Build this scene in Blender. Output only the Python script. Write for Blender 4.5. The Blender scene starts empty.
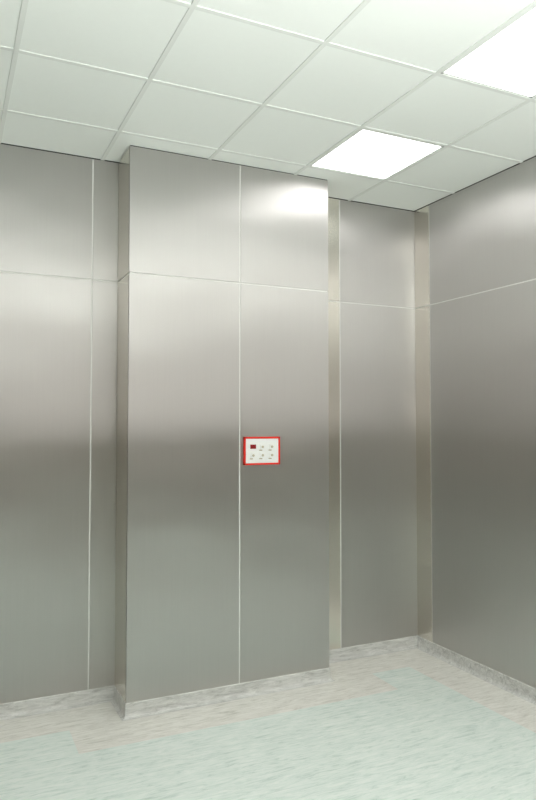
import bpy, bmesh, math
from mathutils import Vector

scene = bpy.context.scene
try:
    scene.view_settings.view_transform = 'Standard'
    scene.view_settings.look = 'None'
except Exception:
    pass

# ---------------------------------------------------------------- dimensions
XL, XR = -3.00, 3.37
YF, YB = -2.30, 4.38
PX0, PX1, PY = 0.989, 2.389, 4.07
CH = 3.46
SEAM = 2.672
BASE = 0.088
GAP = 0.009

# ---------------------------------------------------------------- materials
def newmat(name):
    m = bpy.data.materials.new(name); m.use_nodes = True
    nt = m.node_tree
    return m, nt, nt.nodes['Principled BSDF']

def steel(name, col=(0.605, 0.588, 0.572), rough=0.455, aniso=0.90, rot=0.25, bump=0.14, seed=0.0):
    m, nt, b = newmat(name)
    N, L = nt.nodes.new, nt.links.new
    b.inputs['Metallic'].default_value = 1.0
    b.inputs['Anisotropic'].default_value = aniso
    b.inputs['Anisotropic Rotation'].default_value = rot
    t = N('ShaderNodeCombineXYZ'); t.inputs['Z'].default_value = 1.0
    L(t.outputs[0], b.inputs['Tangent'])
    tc = N('ShaderNodeTexCoord')
    mp = N('ShaderNodeMapping'); mp.inputs['Scale'].default_value = (260, 260, 2.2)
    L(tc.outputs['Object'], mp.inputs['Vector'])
    n = N('ShaderNodeTexNoise'); n.inputs['Scale'].default_value = 1.0; n.inputs['Detail'].default_value = 3
    L(mp.outputs[0], n.inputs['Vector'])
    r = N('ShaderNodeMapRange')
    r.inputs['To Min'].default_value = rough - 0.02; r.inputs['To Max'].default_value = rough + 0.02
    L(n.outputs['Fac'], r.inputs['Value']); L(r.outputs[0], b.inputs['Roughness'])
    mix = N('ShaderNodeMix'); mix.data_type = 'RGBA'
    mix.inputs['A'].default_value = (*[c * 0.96 for c in col], 1)
    mix.inputs['B'].default_value = (*[min(1, c * 1.04) for c in col], 1)
    L(n.outputs['Fac'], mix.inputs['Factor']); L(mix.outputs['Result'], b.inputs['Base Color'])
    mp2 = N('ShaderNodeMapping'); mp2.inputs['Scale'].default_value = (1.3, 1.3, 1.7)
    mp2.inputs['Location'].default_value = (seed, seed, seed)
    L(tc.outputs['Object'], mp2.inputs['Vector'])
    n2 = N('ShaderNodeTexNoise'); n2.inputs['Scale'].default_value = 1.0; n2.inputs['Detail'].default_value = 1
    L(mp2.outputs[0], n2.inputs['Vector'])
    bp = N('ShaderNodeBump'); bp.inputs['Strength'].default_value = bump; bp.inputs['Distance'].default_value = 0.12
    L(n2.outputs['Fac'], bp.inputs['Height']); L(bp.outputs[0], b.inputs['Normal'])
    return m

def plain(name, col, rough=0.6, metal=0.0, emit=None, noise=0.03, scale=40):
    m, nt, b = newmat(name)
    N, L = nt.nodes.new, nt.links.new
    b.inputs['Roughness'].default_value = rough; b.inputs['Metallic'].default_value = metal
    n = N('ShaderNodeTexNoise'); n.inputs['Scale'].default_value = scale
    tc = N('ShaderNodeTexCoord'); L(tc.outputs['Object'], n.inputs['Vector'])
    mix = N('ShaderNodeMix'); mix.data_type = 'RGBA'
    mix.inputs['A'].default_value = (*[c * (1 - noise) for c in col], 1)
    mix.inputs['B'].default_value = (*[min(1, c * (1 + noise)) for c in col], 1)
    L(n.outputs['Fac'], mix.inputs['Factor']); L(mix.outputs['Result'], b.inputs['Base Color'])
    if emit:
        b.inputs['Emission Color'].default_value = (*emit[0], 1); b.inputs['Emission Strength'].default_value = emit[1]
    return m

def vinyl(name, c_dark, c_mid, c_light, rough=0.33, sc=(7, 46, 24)):
    m, nt, b = newmat(name)
    N, L = nt.nodes.new, nt.links.new
    tc = N('ShaderNodeTexCoord')
    mp = N('ShaderNodeMapping'); mp.inputs['Scale'].default_value = sc
    mp.inputs['Rotation'].default_value = (0, 0, math.radians(3))
    L(tc.outputs['Object'], mp.inputs['Vector'])
    n = N('ShaderNodeTexNoise'); n.inputs['Scale'].default_value = 1.0; n.inputs['Detail'].default_value = 8
    n.inputs['Roughness'].default_value = 0.75; n.inputs['Distortion'].default_value = 0.9
    L(mp.outputs[0], n.inputs['Vector'])
    cr = N('ShaderNodeValToRGB')
    e = cr.color_ramp.elements
    e[0].position = 0.34; e[0].color = (*c_dark, 1)
    e[1].position = 0.62; e[1].color = (*c_light, 1)
    k = e.new(0.46); k.color = (*c_mid, 1)
    L(n.outputs['Fac'], cr.inputs['Fac']); L(cr.outputs[0], b.inputs['Base Color'])
    b.inputs['Roughness'].default_value = rough
    return m

M_STEEL = steel('brushed_steel')
M_STEEL_UP = steel('brushed_steel_upper', seed=3.7, bump=0.2)
M_TRIM = steel('polished_corner_steel', col=(0.79, 0.755, 0.69), rough=0.24, aniso=0.8, rot=0.25, bump=0.02, seed=9)
M_JOINT = plain('white_silicone_joint', (0.82, 0.82, 0.79), 0.5)
M_DARK = plain('shadow_gap', (0.06, 0.06, 0.06), 0.7)
M_REFL = plain('taupe_reflection_panel', (0.285, 0.255, 0.22), 0.5)  # invented finish on unseen lower walls, darkens and warms the steel reflections
M_TILE = plain('ceiling_tile_lacquer', (0.85, 0.885, 0.85), 0.55, noise=0.01)
M_TBAR = plain('ceiling_grid_lacquer', (0.75, 0.78, 0.745), 0.45, noise=0.01)
M_LAMP = plain('lamp_diffuser', (0.95, 0.95, 0.95), 0.5, emit=((1.0, 1.0, 0.99), 4.0))
M_GREEN = vinyl('vinyl_green', (0.51, 0.61, 0.565), (0.68, 0.765, 0.72), (0.80, 0.85, 0.815))
M_BEIGE = vinyl('vinyl_beige', (0.54, 0.53, 0.48), (0.72, 0.71, 0.66), (0.84, 0.83, 0.79))
M_COVE = vinyl('vinyl_cove', (0.40, 0.40, 0.385), (0.58, 0.58, 0.56), (0.74, 0.74, 0.72), 0.4, (7, 30, 40))

# ---------------------------------------------------------------- mesh helpers
def box(bm, lo, hi, mi=0, bevel=0.0):
    vs = [bm.verts.new((x, y, z)) for x in (lo[0], hi[0]) for y in (lo[1], hi[1]) for z in (lo[2], hi[2])]
    idx = [(0, 1, 3, 2), (4, 6, 7, 5), (0, 4, 5, 1), (2, 3, 7, 6), (0, 2, 6, 4), (1, 5, 7, 3)]
    fs = [bm.faces.new([vs[i] for i in f]) for f in idx]
    for f in fs: f.material_index = mi
    if bevel > 0:
        es = list({e for f in fs for e in f.edges})
        r = bmesh.ops.bevel(bm, geom=es, offset=bevel, segments=2, affect='EDGES', profile=0.5)
        for f in r['faces']: f.material_index = mi
    return vs

def finish(name, bm, mats, parent=None):
    bmesh.ops.recalc_face_normals(bm, faces=bm.faces)
    me = bpy.data.meshes.new(name); bm.to_mesh(me); bm.free()
    for m in mats: me.materials.append(m)
    o = bpy.data.objects.new(name, me); scene.collection.objects.link(o)
    if parent: o.parent = parent
    return o

WM = [M_JOINT, M_STEEL, M_STEEL_UP, M_TRIM, M_DARK]
TH = 0.004
TOP = CH - 0.006

def wall_panels(bm, axis, face, sgn, cuts, trims=()):
    for i, (a, b_) in enumerate(zip(cuts[:-1], cuts[1:])):
        a2 = a + (GAP / 2 if i > 0 else 0); b2 = b_ - (GAP / 2 if i < len(cuts) - 2 else 0)
        for (z0, z1, mi) in ((BASE - 0.01, SEAM - GAP / 2, 1), (SEAM + GAP / 2, TOP, 2)):
            m = 3 if i in trims else mi
            d0, d1 = sorted((face, face + sgn * 0.012))
            if axis == 'x': box(bm, (a2, d0, z0), (b2, d1, z1), m, 0.0012)
            else: box(bm, (d0, a2, z0), (d1, b2, z1), m, 0.0012)

def backing(bm, lo, hi):
    box(bm, (lo[0], lo[1], -0.02), (hi[0], hi[1], TOP), 0)
    box(bm, (lo[0], lo[1], TOP), (hi[0], hi[1], CH + 0.05), 4)

bm = bmesh.new()
backing(bm, (XL, YB + TH), (XR + 0.15, YB + 0.15))
wall_panels(bm, 'x', YB, 1, [XL, -1.39, -0.653, 0.083, 0.826, PX0])
wall_panels(bm, 'x', YB, 1, [PX1, 2.672, XR], trims=(0,))
finish('wall_back', bm, WM)

bm = bmesh.new()
backing(bm, (PX0 + TH, PY + TH), (PX1 - TH, YB + 0.003))
wall_panels(bm, 'x', PY, 1, [PX0, 1.722, PX1])
wall_panels(bm, 'y', PX0, 1, [PY + 0.0005, YB], trims=(0,))
wall_panels(bm, 'y', PX1, -1, [PY + 0.0005, YB], trims=(0,))
finish('wall_pilaster', bm, WM)

bm = bmesh.new()
backing(bm, (XR + TH, YF - 0.15), (XR + 0.15, YB))
wall_panels(bm, 'y', XR, 1, [YF, -1.8, -0.6, 0.6, 1.8, 3.0, 4.198, YB], trims=(6,))
finish('wall_right', bm, WM)
WL = [M_JOINT, M_REFL, M_STEEL_UP, M_TRIM, M_DARK]
bm = bmesh.new()
backing(bm, (XL - 0.15, YF - 0.15), (XL - TH, YB + 0.15))
wall_panels(bm, 'y', XL, -1, [YF, -1.2, 0, 1.2, 2.4, 3.6, YB])
finish('wall_left', bm, WL)
bm = bmesh.new()
backing(bm, (XL, YF - 0.15), (XR, YF - TH))
wall_panels(bm, 'x', YF, -1, [XL, -1.8, -0.6, 0.6, 1.8, XR])
finish('wall_front', bm, WL)

# ---------------------------------------------------------------- floor
bm = bmesh.new()
box(bm, (XL - 0.15, YF - 0.15, -0.12), (XR + 0.15, YB + 0.15, 0.0), 0)
bw = 0.33
poly = [(XL + bw, YF + bw), (XR - bw, YF + bw), (XR - bw, YB - bw), (PX1 + bw, YB - bw), (PX1 + bw, PY - bw),
        (PX0 - bw, PY - bw), (PX0 - bw, YB - bw), (XL + bw, YB - bw)]
vs = [bm.verts.new((x, y, 0.001)) for x, y in poly]
f = bm.faces.new(vs); f.material_index = 1
finish('floor', bm, [M_BEIGE, M_GREEN])

# ---------------------------------------------------------------- coved skirting
prof = [(0.030, 0.001), (0.017, 0.004), (0.009, 0.011), (0.005, 0.022), (0.0035, BASE - 0.004), (0.0, BASE), (-0.004, BASE)]
loop = [(XL, YB), (PX0, YB), (PX0, PY), (PX1, PY), (PX1, YB), (XR, YB), (XR, YF), (XL, YF)]
n = len(loop)
def inward(i):
    a, b_ = Vector(loop[i]), Vector(loop[(i + 1) % n]); d = (b_ - a).normalized()
    return Vector((d.y, -d.x))
def corner(i, o):
    n0, n1 = inward((i - 1) % n), inward(i)
    return Vector(loop[i]) + (n0 + n1) * o
def cove(name, segs):
    bm = bmesh.new()
    for s in segs:
        A = [bm.verts.new((*corner(s, o), z)) for o, z in prof]
        B = [bm.verts.new((*corner((s + 1) % n, o), z)) for o, z in prof]
        for k in range(len(prof) - 1):
            bm.faces.new((A[k], B[k], B[k + 1], A[k + 1]))
    finish(name, bm, [M_COVE])
cove('baseboard_back', [0, 1, 2, 3, 4]); cove('baseboard_right', [5]); cove('baseboard_front', [6]); cove('baseboard_left', [7])

# ---------------------------------------------------------------- ceiling
GX, GY, TX, TY = 0.885, 3.25, 0.624, 0.658
lamps = {(i, j) for i in (2, -3) for j in (0, -2, -4, -6, -8)} - {(-3, 0)}
bm = bmesh.new()
box(bm, (XL - 0.15, YF - 0.15, CH + 0.05), (XR + 0.15, YB + 0.15, CH + 0.12), 0)
for i in range(-8, 6):
    for j in range(-10, 4):
        x0, x1 = GX + TX * i, GX + TX * (i + 1)
        y0, y1 = GY + TY * j, GY + TY * (j + 1)
        if (i, j) in lamps: continue
        x0, x1 = max(x0, XL), min(x1, XR); y0, y1 = max(y0, YF), min(y1, YB)
        if x1 - x0 < 0.03 or y1 - y0 < 0.03: continue
        box(bm, (x0 + 0.002, y0 + 0.002, CH), (x1 - 0.002, y1 - 0.002, CH + 0.02), 0, 0.001)
for i in range(-8, 6):
    x = GX + TX * i
    if XL < x < XR - 0.02: box(bm, (x - 0.012, YF, CH - 0.005), (x + 0.012, YB, CH + 0.03), 1, 0.0008)
for j in range(-10, 4):
    y = GY + TY * j
    if YF < y < YB: box(bm, (XL, y - 0.012, CH - 0.0048), (XR, y + 0.012, CH + 0.03), 1, 0.0008)
finish('ceiling', bm, [M_TILE, M_TBAR])

for (i, j) in sorted(lamps):
    x0, x1 = GX + TX * i + 0.013, GX + TX * (i + 1) - 0.013
    y0, y1 = GY + TY * j + 0.013, GY + TY * (j + 1) - 0.013
    if y0 < YF: continue
    bm = bmesh.new()
    box(bm, (x0, y0, CH - 0.001), (x1, y1, CH + 0.012), 1)
    t = 0.012
    box(bm, (x0, y0, CH - 0.003), (x0 + t, y1, CH + 0.02), 0); box(bm, (x1 - t, y0, CH - 0.003), (x1, y1, CH + 0.02), 0)
    box(bm, (x0, y0, CH - 0.003), (x1, y0 + t, CH + 0.02), 0); box(bm, (x0, y1 - t, CH - 0.003), (x1, y1, CH + 0.02), 0)
    finish('ceiling_light_panel', bm, [M_TBAR, M_LAMP])

# added fill light out of view, aimed up to brighten the ceiling
fl = bpy.data.lights.new('added_ceiling_fill', 'AREA'); fl.shape = 'DISK'; fl.size = 1.0; fl.energy = 225
fl.color = (1, 1, 0.99)
fo = bpy.data.objects.new('added_ceiling_fill', fl); scene.collection.objects.link(fo)
fo.location = (1.2, -0.5, 1.6); fo.rotation_euler = (math.radians(180), 0, 0)

# ---------------------------------------------------------------- control panel
M_RED = plain('red_frame_plastic', (0.85, 0.02, 0.008), 0.35)
M_WHITE = plain('white_faceplate', (0.93, 0.93, 0.92), 0.35, noise=0.01)
M_DISP = plain('red_display', (0.30, 0.02, 0.025), 0.15)
M_BTN = plain('button_beige', (0.62, 0.56, 0.44), 0.4)
M_GREY = plain('button_legend', (0.45, 0.38, 0.26), 0.5)
bm = bmesh.new()
cx0, cx1, cz0, cz1 = 1.745, 2.005, 1.482, 1.666
Yp = PY
box(bm, (cx0 + 0.004, Yp - 0.014, cz0 + 0.004), (cx1 - 0.004, Yp + 0.001, cz1 - 0.004), 1)
t = 0.012
for lo, hi in (((cx0, cz0), (cx1, cz0 + t)), ((cx0, cz1 - t), (cx1, cz1)), ((cx0, cz0), (cx0 + t, cz1)), ((cx1 - t, cz0), (cx1, cz1))):
    box(bm, (lo[0], Yp - 0.018, lo[1]), (hi[0], Yp + 0.001, hi[1]), 0, 0.002)
W, H = cx1 - cx0, cz1 - cz0
def item(u, v, w, h, mi, d=0.003):
    x = cx0 + u * W; z = cz0 + v * H
    box(bm, (x - w / 2, Yp - 0.014 - d, z - h / 2), (x + w / 2, Yp - 0.013, z + h / 2), mi, 0.0008)
item(0.25, 0.65, 0.040, 0.028, 2)
def rocker(u, v):
    item(u, v, 0.034, 0.034, 3, 0.004)
    item(u - 0.05, v - 0.12, 0.022, 0.006, 4, 0.002)
    x = cx0 + u * W; z = cz0 + v * H
    r = bmesh.ops.create_cone(bm, cap_ends=True, segments=16, radius1=0.009, radius2=0.007, depth=0.008)
    for v_ in r['verts']:
        c = v_.co.copy(); v_.co = Vector((x + c.x, Yp - 0.020 - c.z, z + c.y))
    for f in {f for v_ in r['verts'] for f in v_.link_faces}: f.material_index = 5
for u, v in ((0.51, 0.64), (0.77, 0.64), (0.25, 0.34), (0.51, 0.34), (0.77, 0.34)): rocker(u, v)
finish('wall_control_panel', bm, [M_RED, M_WHITE, M_DISP, M_WHITE, M_GREY, M_BTN])

# ---------------------------------------------------------------- world + camera
w = bpy.data.worlds.new('world'); scene.world = w; w.use_nodes = True
w.node_tree.nodes['Background'].inputs[0].default_value = (0.9, 1, 0.95, 1)
w.node_tree.nodes['Background'].inputs[1].default_value = 0.3
cam = bpy.data.cameras.new('camera'); co = bpy.data.objects.new('camera', cam); scene.collection.objects.link(co)
co.location = (0, 0, 1.75)
co.rotation_euler = (math.radians(92.02), 0, math.radians(-25.3))
cam.sensor_fit = 'VERTICAL'; cam.sensor_height = 36; cam.lens = 679 / 800 * 36
cam.clip_start = 0.05
scene.camera = co
